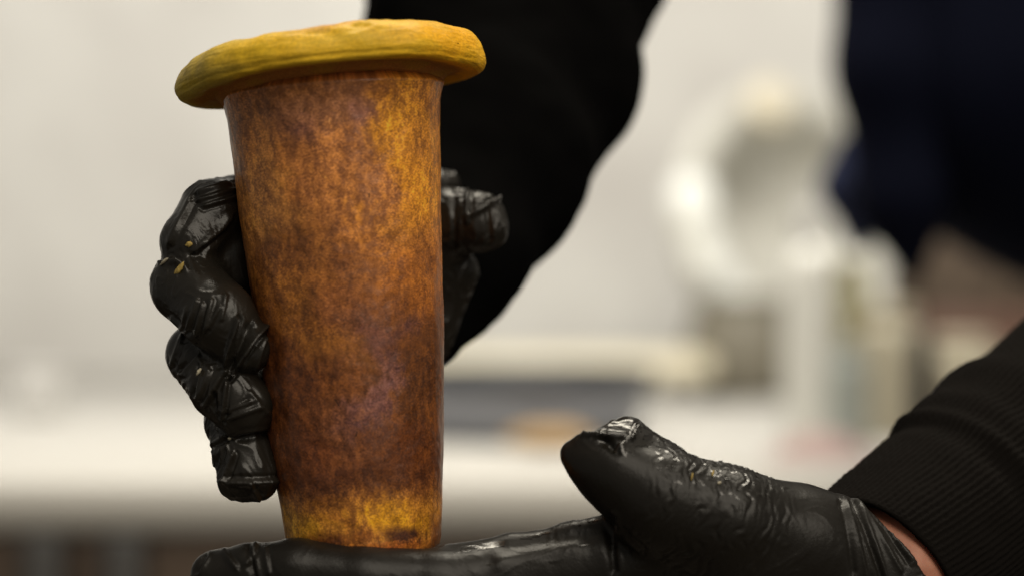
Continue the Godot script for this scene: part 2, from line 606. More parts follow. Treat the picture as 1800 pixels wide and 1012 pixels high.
# ------------------------------------------------------------------ the cup
func cup() -> void:
	var foot := at(642, 968, 0)
	var t := thing("squash_cup", foot, "tall tapered orange brown squash skin cup with a rolled yellow rim", "cup")
	t.rotation.z = deg_to_rad(4.05)
	var H := 0.1353
	var segs := 320
	var bump := noise(11, 38.0, 3)
	var fine := noise(12, 420.0, 3)
	var v := PackedVector3Array()
	var uv := PackedVector2Array()
	var outer := func(s: float) -> float:
		var r := lerpf(0.02265, 0.0322, s) + 0.0006 * sin(s * 6.0)
		return r + 0.0009 * pow(maxf(s - 0.94, 0.0) * 16.0, 2.0)
	# outside, from the foot to the neck
	var prof := []            # [radius, height, v]
	prof.append([0.0, 0.0025, 1.0])
	prof.append([0.012, 0.0022, 1.0])
	prof.append([0.0195, 0.0008, 1.0])
	prof.append([0.0216, 0.0002, 0.998])
	for i in 161:
		var s := i / 160.0
		prof.append([outer.call(s) - (0.0006 * (1.0 - i / 3.0) if i < 3 else 0.0), 0.0006 + s * (H - 0.0006), 1.0 - s])
	for i in 20:              # over the neck and down the inside
		var s := 1.0 - i / 20.0
		prof.append([outer.call(s) - 0.0055, H * maxf(s, 0.06) + 0.006 * (1.0 if i == 0 else 0.0), 0.0])
	prof.append([0.0, H * 0.06, 0.0])
	for p in prof:
		for k in segs + 1:
			var a := TAU * k / segs
			var dir := Vector3(-sin(a), 0, -cos(a))          # k = 0 and the seam are at the back, the middle faces the lens
			var q := Vector3(dir.x * p[0], p[1], dir.z * p[0])
			var amp: float = smoothstep(0.0, 0.01, p[0])
			var d := amp * (bump.get_noise_3d(q.x, q.y * 0.45, q.z) * 0.0011 + fine.get_noise_3d(q.x, q.y * 0.5, q.z) * 0.00010)
			q += dir * d
			if p[1] < 0.004: q.y += amp * bump.get_noise_3d(q.x * 2.0, 7.0, q.z * 2.0) * 0.0012
			v.append(q)
			uv.append(Vector2(float(k) / segs, p[2]))
	var idx := grid_index(prof.size(), segs + 1, false, false)
	var n := normals_of(v, idx)
	for r in prof.size():                                    # close the seam's shading
		var a := r * (segs + 1)
		var s := (n[a] + n[a + segs]).normalized()
		n[a] = s
		n[a + segs] = s
	var bm := mat(Color.WHITE, 0.42, 0.45)
	bm.albedo_texture = skin_texture()
	bm.clearcoat_enabled = true
	bm.clearcoat = 0.3
	bm.clearcoat_roughness = 0.3
	bm.heightmap_enabled = true
	bm.heightmap_texture = noise_tex(15, 0.05, Color.BLACK, Color.WHITE, 512, 5)
	bm.heightmap_scale = 0.03
	bm.uv1_scale = Vector3.ONE
	commit("cup_body", v, n, idx, bm, t, Vector3.ZERO, uv)

	# the rolled rim
	var sec := [Vector2(-5.3, -6), Vector2(-5.3, 5), Vector2(-3.6, 10.2), Vector2(0.4, 12.4), Vector2(4.6, 12.5), Vector2(8.4, 11.2), Vector2(11.0, 8.4), Vector2(12.6, 4.4), Vector2(13.0, 0.8), Vector2(12.2, -1.9), Vector2(10.2, -3.2), Vector2(7.6, -3.0), Vector2(4.6, -1.8), Vector2(2.2, -1.6), Vector2(0.9, -2.6), Vector2(-0.6, -5.0), Vector2(-3.0, -6.0)]
	var line := smooth_line(sec, 6)
	var rv := PackedVector3Array()
	var ruv := PackedVector2Array()
	var rs := 360
	var lump := noise(21, 30.0, 3)
	var pit := noise(22, 330.0, 4)
	var dent := noise(23, 95.0, 3)
	for i in line.size():
		var p: Vector2 = line[i]
		for k in rs + 1:
			var a := TAU * k / rs
			var dir := Vector3(-sin(a), 0, -cos(a))
			var front := maxf(dir.z, 0.0)
			var left := maxf(-dir.x, 0.0)
			var right := maxf(dir.x, 0.0)
			var lip := smoothstep(0.5, 8.0, p.x)
			var top := smoothstep(3.0, 12.0, p.y)
			var r := 32.6 + p.x * (0.935 + 0.01 * left - 0.02 * front)
			var y: float = p.y * (lerpf(0.84, 0.66, front) if p.y > 0.0 else 0.8)
			y += front * 4.0 + 2.4 + lip * (-0.4 * left + 0.5 * right) + 1.7 * dir.x
			y += top * left * 0.2 - left * lip * 0.6
			y += lip * (1.0 - top) * left * 1.1
			y += top * (right * front) * 1.2
			var q := Vector3(dir.x * r, y, dir.z * r) * 0.001
			var body := smoothstep(-1.0, 3.0, p.x)
			var d := body * (lump.get_noise_3dv(q) * 2.1 + pit.get_noise_3dv(q) * 0.10)
			# a scraped, wrinkled patch on the top front
			var patch := exp(-pow((dir.x - 0.22) / 0.28, 2.0)) * front * smoothstep(5.0, 9.0, p.y)
			d += patch * (absf(dent.get_noise_3d(q.x * 0.7, q.y * 2.2, q.z)) * -2.2 + 0.2)
			# the crease above the rolled lower edge
			d -= 0.28 * exp(-pow((p.y + 0.9 - 0.5 * lump.get_noise_3d(q.x * 3.0, 0.0, q.z * 3.0)) / 0.7, 2.0)) * lip * (0.4 + front)
			q += (dir * 0.8 + Vector3.UP * (0.5 if p.y > 4.0 else 0.0)).normalized() * d * 0.001
			q.y += H
			rv.append(q)
			ruv.append(Vector2(float(k) / rs, float(i) / (line.size() - 1)))
	var ridx := grid_index(line.size(), rs + 1, false, true)
	var rn := normals_of(rv, ridx)
	for r in line.size():
		var a := r * (rs + 1)
		var s := (rn[a] + rn[a + rs]).normalized()
		rn[a] = s
		rn[a + rs] = s
	var rm := mat(Color.WHITE, 1.0, 0.42)
	rm.albedo_texture = rim_texture()
	var gr := Gradient.new()          # waxy on top, dull where it turns under
	gr.offsets = PackedFloat32Array([0.0, 0.46, 0.60, 1.0])
	gr.colors = PackedColorArray([Color(0.42, 0.42, 0.42), Color(0.55, 0.55, 0.55), Color.WHITE, Color.WHITE])
	var gt := GradientTexture2D.new()
	gt.gradient = gr
	gt.width = 8
	gt.height = 128
	gt.fill_to = Vector2(0, 1)
	rm.roughness_texture = gt
	rm.heightmap_enabled = true
	rm.heightmap_texture = noise_tex(25, 0.05, Color.BLACK, Color.WHITE, 512, 5)
	rm.heightmap_scale = 0.03
	commit("rim", rv, rn, ridx, rm, t, Vector3.ZERO, ruv)

func grey_bytes(seed_: int, freq: float, octaves: int, w: int, h: int, from_w: int, from_h: int) -> PackedByteArray:
	var n := noise(seed_, freq, octaves)
	var im := n.get_seamless_image(from_w, from_h)
	im.convert(Image.FORMAT_L8)
	if from_w != w or from_h != h: im.resize(w, h, Image.INTERPOLATE_CUBIC)
	return im.get_data()

# mottled skin: pigment patches, stringy fibres, dark flecks. u goes round (0.5 faces the lens), v from the neck down to the foot
func skin_texture() -> ImageTexture:
	var W := 1024
	var big := 128
	# [x/R, v, rx, rv, r, g, b, strength] sRGB pigments
	var patches := [
		[-0.7, 0.10, 0.6, 0.12, 168, 108, 56, 0.7], [0.0, 0.05, 0.5, 0.07, 135, 88, 60, 0.8], [0.66, 0.10, 0.3, 0.10, 196, 129, 31, 0.9],
		[0.1, 0.08, 0.18, 0.05, 125, 80, 70, 0.7],
		[-0.75, 0.26, 0.4, 0.12, 178, 118, 58, 0.8], [0.7, 0.24, 0.3, 0.16, 192, 123, 31, 0.9], [0.1, 0.22, 0.4, 0.12, 160, 100, 51, 0.8],
		[-0.1, 0.36, 0.4, 0.08, 125, 76, 36, 0.8], [0.55, 0.37, 0.4, 0.07, 164, 100, 43, 0.7], [-0.6, 0.36, 0.3, 0.08, 109, 63, 29, 0.7],
		[-0.55, 0.46, 0.35, 0.07, 148, 92, 35, 0.6], [0.1, 0.46, 0.4, 0.07, 119, 69, 33, 0.8], [0.75, 0.47, 0.3, 0.09, 137, 77, 26, 0.8],
		[0.35, 0.55, 0.28, 0.08, 105, 64, 53, 0.85], [-0.3, 0.55, 0.3, 0.06, 148, 92, 33, 0.7], [-0.75, 0.60, 0.35, 0.10, 88, 47, 21, 0.9],
		[0.25, 0.67, 0.3, 0.08, 119, 77, 70, 0.85], [0.8, 0.62, 0.3, 0.14, 83, 45, 16, 0.85], [-0.3, 0.66, 0.3, 0.06, 105, 60, 28, 0.7],
		[-0.5, 0.76, 0.5, 0.09, 99, 53, 26, 0.9], [0.2, 0.77, 0.4, 0.06, 115, 69, 42, 0.7], [0.7, 0.79, 0.4, 0.07, 83, 42, 16, 0.9], [0.0, 0.838, 1.5, 0.030, 84, 45, 22, 0.85],
		[0.0, 0.938, 1.8, 0.066, 182, 120, 40, 1.0], [-0.8, 0.93, 0.22, 0.05, 178, 126, 34, 0.8], [0.55, 0.928, 0.32, 0.042, 190, 130, 18, 0.85], [0.0, 0.92, 0.16, 0.035, 131, 78, 29, 0.7],
		[-0.5, 0.972, 0.26, 0.028, 76, 39, 17, 1.0], [0.45, 0.966, 0.26, 0.022, 70, 37, 19, 1.0], [0.92, 0.97, 0.12, 0.05, 96, 53, 22, 0.8], [0.1, 0.99, 0.6, 0.012, 168, 86, 39, 0.7], [-0.15, 0.955, 0.2, 0.02, 117, 61, 24, 0.6]]
	var base := PackedVector3Array()
	base.resize(big * big)
	for y in big:
		for x in big:
			var v := (y + 0.5) / big
			var a := ((x + 0.5) / big - 0.5) * TAU
			var sx := sin(a)
			if cos(a) < 0.0: sx = clampf(sx * 0.7 + 0.13 * sin(a * 3.0), -1.0, 1.0)
			var c := Vector3(150, 90, 38).lerp(Vector3(106, 60, 26), smoothstep(0.3, 0.7, v))
			for p in patches:
				var dx: float = (sx - p[0]) / p[2]
				var dv: float = (v - p[1]) / p[3]
				var e: float = p[7] * exp(-pow(dx * dx + dv * dv, 1.4))
				if e > 0.004: c = c.lerp(Vector3(p[4], p[5], p[6]), e)
			base[y * big + x] = c
	var warp_u := grey_bytes(101, 0.010, 4, W, W, 512, 512)
	var warp_v := grey_bytes(102, 0.012, 5, W, W, 512, 512)
	var mott := grey_bytes(103, 0.016, 5, W, W, 1024, 512)
	var fibre := grey_bytes(104, 0.055, 3, W, W, 1024, 300)
	var fleck := grey_bytes(105, 0.11, 2, W, W, 1024, 560)
	var clump := grey_bytes(108, 0.050, 5, W, W, 1024, 560)
	var vein := grey_bytes(107, 0.055, 4, W, W, 1024, 560)
	var grain := grey_bytes(106, 0.16, 3, W, W, 1024, 1024)
	var bytes := PackedByteArray()
	bytes.resize(W * W * 3)
	var o := 0
	var i := 0
	for y in W:
		var calm := 1.0 - 0.72 * smoothstep(0.74, 0.88, float(y) / W)
		for x in W:
			var u := (x + (warp_u[i] - 128) * 0.55 + (fibre[i] - 128) * 0.10 + (clump[i] - 128) * 0.16) / W * big
			var v := (y + ((warp_v[i] - 128) * 0.34 + (grain[i] - 128) * 0.14 + (clump[i] - 128) * 0.20) * calm) / W * big
			var c := base[clampi(int(v), 0, big - 1) * big + posmod(int(u), big)]
			var m := (mott[i] - 128) / 128.0
			var f := (fibre[i] - 128) / 128.0
			var g := (grain[i] - 128) / 128.0
			var k := 1.24 + m * 0.22 + f * 0.22 + g * 0.27
			k *= lerpf(0.88, 1.08, smoothstep(84.0, 160.0, clump[i] + (grain[i] - 128) * 0.4))
			# a net of thin dark veins, denser in the brown patches
			var r := absf(vein[i] - 128 + (grain[i] - 128) * 0.2) / 128.0
			if r < 0.16: k *= lerpf(0.85, 1.0, r / 0.16)
			var s := fleck[i] / 255.0
			if s < 0.26: k *= lerpf(0.66, 1.0, s / 0.26)
			elif s > 0.72: k *= 1.0 + (s - 0.72) * 0.8
			if k < 0.3: k = 0.3
			elif k > 1.7: k = 1.7
			# where it is darker it is also redder
			bytes[o] = clampi(int(c.x * pow(k, 0.9)), 0, 255)
			bytes[o + 1] = clampi(int(c.y * k), 0, 255)
			bytes[o + 2] = clampi(int(c.z * (k * 0.85 + 0.2 + maxf(g, 0.0) * 0.3)), 0, 255)
			o += 3
			i += 1
	# nicks and short dark scratches, mostly upright
	var rng := RandomNumberGenerator.new()
	rng.seed = 77
	for q in 260:
		var px := rng.randf() * W
		var py := rng.randf() * W
		var len_ := rng.randi_range(2, 13) if q % 5 else rng.randi_range(12, 34)
		var lean := rng.randf_range(-0.5, 0.5)
		var dark := rng.randf_range(0.42, 0.8) if q % 4 else rng.randf_range(1.15, 1.35)
		for l in len_:
			for wd in (2 if l > 1 and l < len_ - 2 and q % 3 == 0 else 1):
				var ox := posmod(int(px + lean * l) + wd, W)
				var oy := int(py) + l
				if oy >= W: break
				var oo := (oy * W + ox) * 3
				for ch in 3: bytes[oo + ch] = clampi(int(bytes[oo + ch] * dark), 0, 255)
	return ImageTexture.create_from_image(Image.create_from_data(W, W, false, Image.FORMAT_RGB8, bytes))

func rim_texture() -> ImageTexture:
	var W := 1024
	var H := 256
	var mott := grey_bytes(203, 0.014, 5, W, H, 512, 256)
	var fibre := grey_bytes(204, 0.05, 4, W, H, 1024, 256)
	var grain := grey_bytes(206, 0.2, 3, W, H, 1024, 256)
	var bytes := PackedByteArray()
	bytes.resize(W * H * 3)
	var o := 0
	var i := 0
	for y in H:
		for x in W:
			var a := (float(x) / W - 0.5) * TAU
			var sx := sin(a)
			var v := float(y) / H + (mott[i] - 128) * 0.0006
			var m := (mott[i] - 128) / 128.0
			var f := (fibre[i] - 128) / 128.0
			var g := (grain[i] - 128) / 128.0
			var c := Vector3(222, 178, 40).lerp(Vector3(186, 160, 66), smoothstep(-0.35, -0.95, sx + m * 0.3))
			c = c.lerp(Vector3(222, 162, 14), smoothstep(0.3, 0.8, sx + m * 0.4))
			# orange bare flesh on the top front, brown where the rim turns under
			c = c.lerp(Vector3(188, 128, 62), clampf(exp(-pow((sx - 0.05) / 0.22, 2.0) - pow((v - 0.27) / 0.05, 2.0)) * (1.0 + m), 0.0, 0.8))
			c = c.lerp(Vector3(164, 106, 48), smoothstep(0.62, 0.82, v + m * 0.12 + g * 0.04))
			c = c.lerp(Vector3(146, 126, 20), clampf(m * 1.0, 0.0, 0.25))
			var k := clampf(1.06 + m * 0.10 + f * 0.04 + g * 0.13, 0.5, 1.25)
			bytes[o] = clampi(int(c.x * k), 0, 255)
			bytes[o + 1] = clampi(int(c.y * k), 0, 255)
			bytes[o + 2] = clampi(int(c.z * k), 0, 255)
			o += 3
			i += 1
	return ImageTexture.create_from_image(Image.create_from_data(W, H, false, Image.FORMAT_RGB8, bytes))

# ------------------------------------------------------------------ the person who holds it
func holder() -> void:
	var base := Vector3(0.08, 0.0, -0.30)
	var t := thing("person", base, "person in black sleeves and black gloves holding the cup in both hands", "person")
	right_glove(t, base)
	left_glove(t, base)
	black_sleeve(t, base)
	knit_sleeve(t, base)

func right_glove(t: Node3D, base: Vector3) -> void:
	var b := []
	# palm behind the cup
	b += chain([[690, 575, -64, 14], [600, 480, -58, 13], [500, 400, -50, 11]], 6)
	b += chain([[690, 575, -64, 14], [590, 530, -58, 13], [480, 500, -50, 11]], 6)
	b += chain([[690, 575, -64, 14], [590, 590, -58, 13], [480, 600, -50, 10.5]], 6)
	b += chain([[690, 575, -64, 14], [600, 640, -56, 12], [500, 690, -48, 10]], 6)
	# thumb and its heel
	b += chain([[700, 560, -64, 14], [745, 460, -58, 12]], 5)
	b += chain([[700, 450, -58, 12], [790, 391, -52, 10.6], [838, 391, -48, 9.6]], 3)
	b += chain([[842, 372, -47, 5.5], [858, 405, -46, 6.2]], 2)
	b += chain([[700, 345, -72, 8], [782, 322, -80, 4.5]], 3)
	b += chain([[812, 478, -60, 5.5], [752, 600, -62, 6.5]], 6)
	b += chain([[690, 570, -66, 15], [800, 400, -100, 20]], 6)
	# fingers round the left side
	b += chain([[500, 395, -48, 9.5], [415, 362, -20, 9.2], [372, 372, -3, 9.4], [334, 425, 2, 8.8], [345, 458, -3, 8.0], [408, 486, -8, 8.0], [440, 495, -14, 8.0]], 1.4)
	b += chain([[430, 390, -22, 8.5], [410, 440, -8, 8.5]], 3)
	b += chain([[480, 490, -46, 9.5], [390, 470, -20, 9.6], [330, 503, 3, 10.8]], 1.4)
	b += chain([[330, 503, 3, 10.8], [385, 556, 13, 10.2], [427, 608, 13, 8.6]], 2.0)
	b += chain([[480, 600, -46, 9], [390, 585, -24, 9], [346, 622, -1, 9.0]], 1.3)
	b += chain([[346, 622, -1, 9.2], [390, 676, 9, 9.8], [430, 716, 10, 9.2]], 1.3)
	b += chain([[500, 690, -44, 8.5], [420, 690, -24, 8.5], [408, 738, -3, 8.0]], 1.2)
	b += chain([[408, 738, -3, 8.0], [428, 796, 6, 8.6], [437, 828, 8, 8.4]], 2.0)
	b += chain([[412, 848, 10, 5.0], [456, 844, 8, 5.4]], 3)
	var r := field_mesh(b, 0.0009)
	var v: PackedVector3Array = r[0]
	var idx: PackedInt32Array = r[1]
	var n := normals_of(v, idx)
	var S := [
		# folds over the first finger
		[412, 318, 350, 338, 1.2, 0.9, 5], [414, 330, 352, 352, 1.1, 0.8, 5], [415, 345, 360, 362, 1.0, 0.7, 5], [400, 385, 345, 440, 1.3, 0.8, 8], [395, 400, 360, 430, 1.0, 0.5, 8], [330, 355, 300, 425, 1.4, 0.6, 8],
		# across the second knuckle, then pulled lines towards its tip
		[282, 462, 320, 462, 1.0, 0.8, 8], [300, 455, 330, 470, 1.0, 0.6, 8],
		[352, 530, 332, 578, 0.8, 0.65, 15], [362, 535, 348, 590, 0.8, 0.55, 15], [378, 528, 366, 580, 0.8, 0.55, 15], [392, 540, 372, 575, 0.7, 0.5, 15], [330, 545, 320, 575, 0.7, 0.4, 15], [402, 520, 395, 560, 0.8, 0.4, 15],
		[300, 560, 345, 600, 1.0, 0.5, 12],
		# the slack, pinched tip of the second finger
		[418, 562, 397, 655, 0.9, 1.5, 18], [470, 568, 402, 662, 1.0, 1.6, 18], [440, 575, 412, 640, 1.4, -1.1, 18], [466, 595, 450, 645, 0.9, 0.8, 18],
		# third finger
		[318, 590, 300, 640, 0.9, 0.5, 8], [345, 620, 316, 650, 0.9, -0.7, 8], [350, 640, 345, 690, 0.9, -0.8, 10], [372, 650, 352, 700, 0.9, 0.6, 12], [395, 655, 362, 712, 1.0, 0.8, 14], [400, 668, 392, 735, 0.8, 0.8, 16], [378, 690, 380, 715, 0.8, -0.7, 16], [400, 735, 455, 715, 1.0, 0.6, 16], [440, 690, 470, 725, 1.0, 0.5, 16], [405, 720, 440, 705, 0.8, 0.4, 16],
		# fourth finger and its blunt tip
		[372, 785, 402, 768, 0.8, -0.7, 10], [378, 800, 400, 780, 0.8, 0.4, 10], [412, 798, 396, 842, 0.9, 1.0, 12], [394, 846, 482, 846, 1.2, 0.8, 14], [440, 845, 452, 878, 0.9, 0.5, 14], [420, 770, 470, 762, 1.1, -0.7, 12],
		# thumb
		[822, 335, 822, 390, 0.9, 0.7, -40], [828, 378, 872, 352, 0.9, 1.1, -40], [872, 352, 885, 400, 0.8, 0.6, -40], [858, 362, 862, 420, 1.0, -0.6, -40], [800, 352, 800, 430, 1.2, -0.4, -40]]
	var h := fold_strokes(v, n, S, -0.075)
	ring_folds(v, [[at(430, 350, -25), at(372, 372, -5), 0.013, 2.4, 0.55, 61], [at(340, 600, 0), at(385, 672, 10), 0.012, 4.5, 0.5, 62]], h)
	crumple(v, 41, 0.6, h, Vector3(0.8, 0.55, 0.8))
	push_out(v, n, h)
	n = normals_of(v, idx)
	var g := commit("glove", v, n, idx, M.glove, t, base)
	for f in [[332, 428, 11, 2.0, 1.7, 0.4, 0], [316, 473, 11.5, 4.2, 1.8, 0.9, 0], [293, 460, 7, 3.2, 0.7, 0.6, 1], [355, 652, 11, 2.4, 1.0, 1.0, 1], [380, 657, 17, 1.8, 1.0, 1.1, 0], [407, 771, 11.5, 1.9, 1.2, 0.1, 1]]:
		crumb(g, v, n, base, f)

# a flake of squash stuck to a glove: [px, py, z, length, width, turn, kind]
func crumb(g: Node, v: PackedVector3Array, n: PackedVector3Array, base: Vector3, f: Array) -> void:
	var p := at(f[0], f[1], f[2])
	# rest it on the nearest point of the glove that faces the lens
	var best := 1e9
	var bi := 0
	for i in v.size():
		if n[i].z < 0.25: continue
		var w := v[i]
		var d := Vector2(w.x - p.x, w.y - p.y).length_squared()
		if d < best:
			best = d
			bi = i
	var c := v[bi]
	var nn := n[bi]
	var bs := Basis(nn.cross(Vector3.UP).normalized(), nn, Vector3.UP).orthonormalized()
	bs = Basis(nn.cross(bs.z).normalized() * -1.0, nn, bs.z)
	bs = Basis(nn, f[5]) * bs
	var vv := PackedVector3Array()
	var nz := noise(int(f[0]), 500.0, 3)
	var rows := 9
	var cols := 16
	for r in rows:
		var e := PI * r / (rows - 1)
		for k in cols:
			var a := TAU * k / cols
			var q := Vector3(sin(e) * cos(a) * f[3] * 0.5, cos(e) * 0.55, sin(e) * sin(a) * f[4] * 0.5) * 0.001
			q *= 1.0 + 0.5 * nz.get_noise_3dv(q * 1.6 + c)
			vv.append(c + nn * 0.0003 + bs * q)
	var idx := grid_index(rows, cols, true, true)
	var nrm := normals_of(vv, idx)
	commit("crumb", vv, nrm, idx, M.pale_crumb if f[6] == 1 else M.crumb, g, base)

# a film on a glove, for wet spots and for gloss added as glints: the faces that `gloss_at` picks, lifted a hair and made shinier
func gloss_film(called: String, g: Node, v: PackedVector3Array, n: PackedVector3Array, idx: PackedInt32Array, gloss_at: Callable, base: Vector3) -> void:
	var vv := PackedVector3Array()
	var nn := PackedVector3Array()
	var ii := PackedInt32Array()
	var seen := {}
	for k in range(0, idx.size(), 3):
		var c := (v[idx[k]] + v[idx[k + 1]] + v[idx[k + 2]]) / 3.0
		if not gloss_at.call(c, n[idx[k]]): continue
		for q in 3:
			var i := idx[k + q]
			if not seen.has(i):
				seen[i] = vv.size()
				vv.append(v[i] + n[i] * 0.00012)
				nn.append(n[i])
			ii.append(seen[i])
	if ii.size(): commit(called, vv, nn, ii, M.glossy_glove, g, base)

func left_glove(t: Node3D, base: Vector3) -> void:
	var b := []
	# palm below the frame, thumb rising on the near side
	for e in [[975, 1032, 8], [965, 1036, -14], [970, 1040, -35], [985, 1042, -54]]:
		b += chain([[1545, 1010, -8, 20], [1250, 1035, (e[2] - 8) * 0.7, 17], [e[0], e[1], e[2], 12]], 9)
	# first finger under the cup, seen from its side
	b += chain([[1130, 975, 12, 12.5], [1000, 1003, 12, 11.5], [880, 1017, 15, 10.2], [770, 1025, 19, 9.6], [640, 1018, 21, 9.4], [520, 1004, 20, 9.2], [440, 1007, 18, 8.3], [378, 1010, 17, 7.2]], 2)
	b += chain([[965, 1036, -14, 10.5], [760, 1022, -11, 9.6], [560, 1012, -9, 9.2], [440, 1020, -9, 8.0]], 2)
	b += chain([[970, 1040, -35, 10], [760, 1020, -31, 9.2], [580, 1012, -29, 8.8], [480, 1022, -28, 7.8]], 2)
	b += chain([[985, 1042, -54, 9], [820, 1020, -50, 8.0], [680, 1014, -48, 7.6], [600, 1020, -47, 7.0]], 2)
	b += chain([[790, 974, 14, 2.0], [900, 958, 14, 2.0], [1000, 938, 14, 2.0], [1073, 915, 16, 2.0]], 5)
	# thumb
	b += chain([[1003, 795, 24, 2.6], [1030, 806, 24, 6.0], [1078, 828, 24, 10.6], [1150, 872, 23, 13.8], [1270, 914, 20, 15.2], [1400, 955, 9, 16.6], [1545, 1012, -6, 22]], 4)
	b += chain([[1024, 774, 26, 2.2], [1075, 776, 27, 3.0], [1112, 780, 25, 4.0]], 2.5)
	b += chain([[1068, 782, 21, 5.0], [1102, 772, 19, 6.0], [1150, 820, 18, 9]], 2.5)
	b += chain([[1180, 900, 20, 13.0], [1300, 985, 10, 18], [1500, 1030, -6, 21]], 6)
	# the rolled edge of the cuff
	b += chain([[1497, 873, -6, 2.2], [1520, 869, -6, 2.4], [1545, 884, -3, 2.0]], 3)
	var cut := Plane(Vector3(0.78, 0.60, -0.22).normalized(), at(1564, 965, 0))
	var r := field_mesh(b, 0.0010, [cut])
	var v: PackedVector3Array = r[0]
	var idx: PackedInt32Array = r[1]
	var n := normals_of(v, idx)
	var S := [
		# the nail under the film and the drawn line across it
		[1026, 763, 1100, 768, 0.7, 0.9, 28], [1062, 772, 1082, 788, 1.3, -0.8, 28], [1082, 788, 1108, 768, 0.8, 0.6, 28], [1108, 768, 1122, 748, 0.8, 0.7, 24], [1050, 758, 1080, 742, 0.8, 0.5, 24],
		# between thumb and palm
		[1072, 905, 1080, 1000, 1.4, -0.9, 20], [1086, 930, 1120, 960, 1.2, 0.5, 20],
		# long folds at the cuff
		[1490, 880, 1520, 1012, 0.9, 0.5, 14], [1505, 878, 1548, 1012, 1.0, -0.8, 14], [1515, 878, 1582, 1000, 0.9, 0.5, 14], [1530, 882, 1595, 985, 1.0, -0.6, 14], [1480, 885, 1496, 1000, 1.2, -0.5, 14], [1545, 890, 1606, 985, 0.8, 0.35, 10],
		# creases of the index finger
		[362, 972, 348, 1000, 1.0, -0.8, 18], [395, 965, 420, 990, 1.0, 0.5, 18], [440, 955, 455, 1010, 1.0, -0.7, 18], [452, 955, 440, 985, 0.8, 0.6, 18], [470, 960, 480, 1000, 0.8, 0.4, 18], [880, 985, 1010, 960, 2.5, 0.35, 20]]
	var h := fold_strokes(v, n, S, -0.03)
	ring_folds(v, [[at(1120, 838, 23), at(1345, 928, 14), 0.024, 2.9, 0.55, 71], [at(1120, 838, 23), at(1330, 925, 14), 0.024, 1.5, 0.14, 74], [at(1480, 965, -2), at(1590, 1045, -8), 0.034, 9.0, 0.3, 73]], h)
	crumple(v, 58, 0.16, h, Vector3(0.6, 0.6, 0.6))
	# wet bits and torn film along the top of the thumb
	var wet := noise(77, 500.0, 2)
	for i in v.size():
		var m := exp(-pow((v[i] - at(1240, 830, 20)).length() / 0.013, 2.0)) + exp(-pow((v[i] - at(1320, 835, 14)).length() / 0.008, 2.0))
		if m > 0.02: h[i] += m * 0.00030 * maxf(wet.get_noise_3dv(v[i]) - 0.1, 0.0) * 2.0
	push_out(v, n, h)
	n = normals_of(v, idx)
	var g := commit("glove", v, n, idx, M.dull_glove, t, base)
	for f in [[1216, 838, 30, 2.4, 0.5, 1.4, 0], [1252, 832, 30, 2.2, 0.5, 1.2, 0], [1262, 848, 30, 1.3, 0.6, 0.4, 1]]:
		crumb(g, v, n, base, f)
	var spot := noise(78, 330.0, 3)
	var nail := at(1092, 764, 24)  # centre of the gloss added for the nail highlight
	gloss_film("glint_nail", g, v, n, idx, func(c: Vector3, m: Vector3): return m.y > 0.15 and pow((c.x - nail.x) / 0.0075, 2.0) + pow((c.y - nail.y - 0.001) / 0.0058, 2.0) < 1.0 + 1.6 * spot.get_noise_3dv(c), base)
	var ridge := [at(1150, 775, 20), at(1230, 805, 20), at(1345, 830, 14)]
	gloss_film("wet_spots", g, v, n, idx, func(c: Vector3, m: Vector3):
		if c.x < ridge[0].x or c.x > ridge[2].x or m.y < 0.25: return false
		var yy: float = lerpf(ridge[0].y, ridge[2].y, (c.x - ridge[0].x) / (ridge[2].x - ridge[0].x))
		return c.y > yy - 0.009 and spot.get_noise_3dv(c) > 0.30, base)
	var web := [at(790, 965, 14), at(900, 950, 14), at(1000, 930, 14), at(1073, 908, 16)]  # gloss strip added so this edge shows a thin bright line
	gloss_film("glint_edge", g, v, n, idx, func(c: Vector3, m: Vector3):
		if c.x < web[0].x or c.x > web[3].x or m.y < 0.72 or spot.get_noise_3dv(c * 0.6) < -0.22: return false
		for k in 3:
			if c.x <= web[k + 1].x:
				var f: float = (c.x - web[k].x) / (web[k + 1].x - web[k].x)
				return absf(c.y - lerpf(web[k].y, web[k + 1].y, f)) < 0.0007
		return false, base)
	# the bare wrist between glove and sleeve
	var wb := chain([[1480, 985, -6, 17], [1560, 1012, -8, 22.6], [1700, 930, -40, 24], [1900, 780, -90, 28]], 4)
	var wr := field_mesh(wb, 0.002, [], true)
	var wv: PackedVector3Array = wr[0]
	var wi: PackedInt32Array = wr[1]
	var wn := normals_of(wv, wi)
	var o := commit("wrist", wv, wn, wi, M.skin, t, base)
	tag(o, "strip of bare reddish skin between black glove and knit cuff")

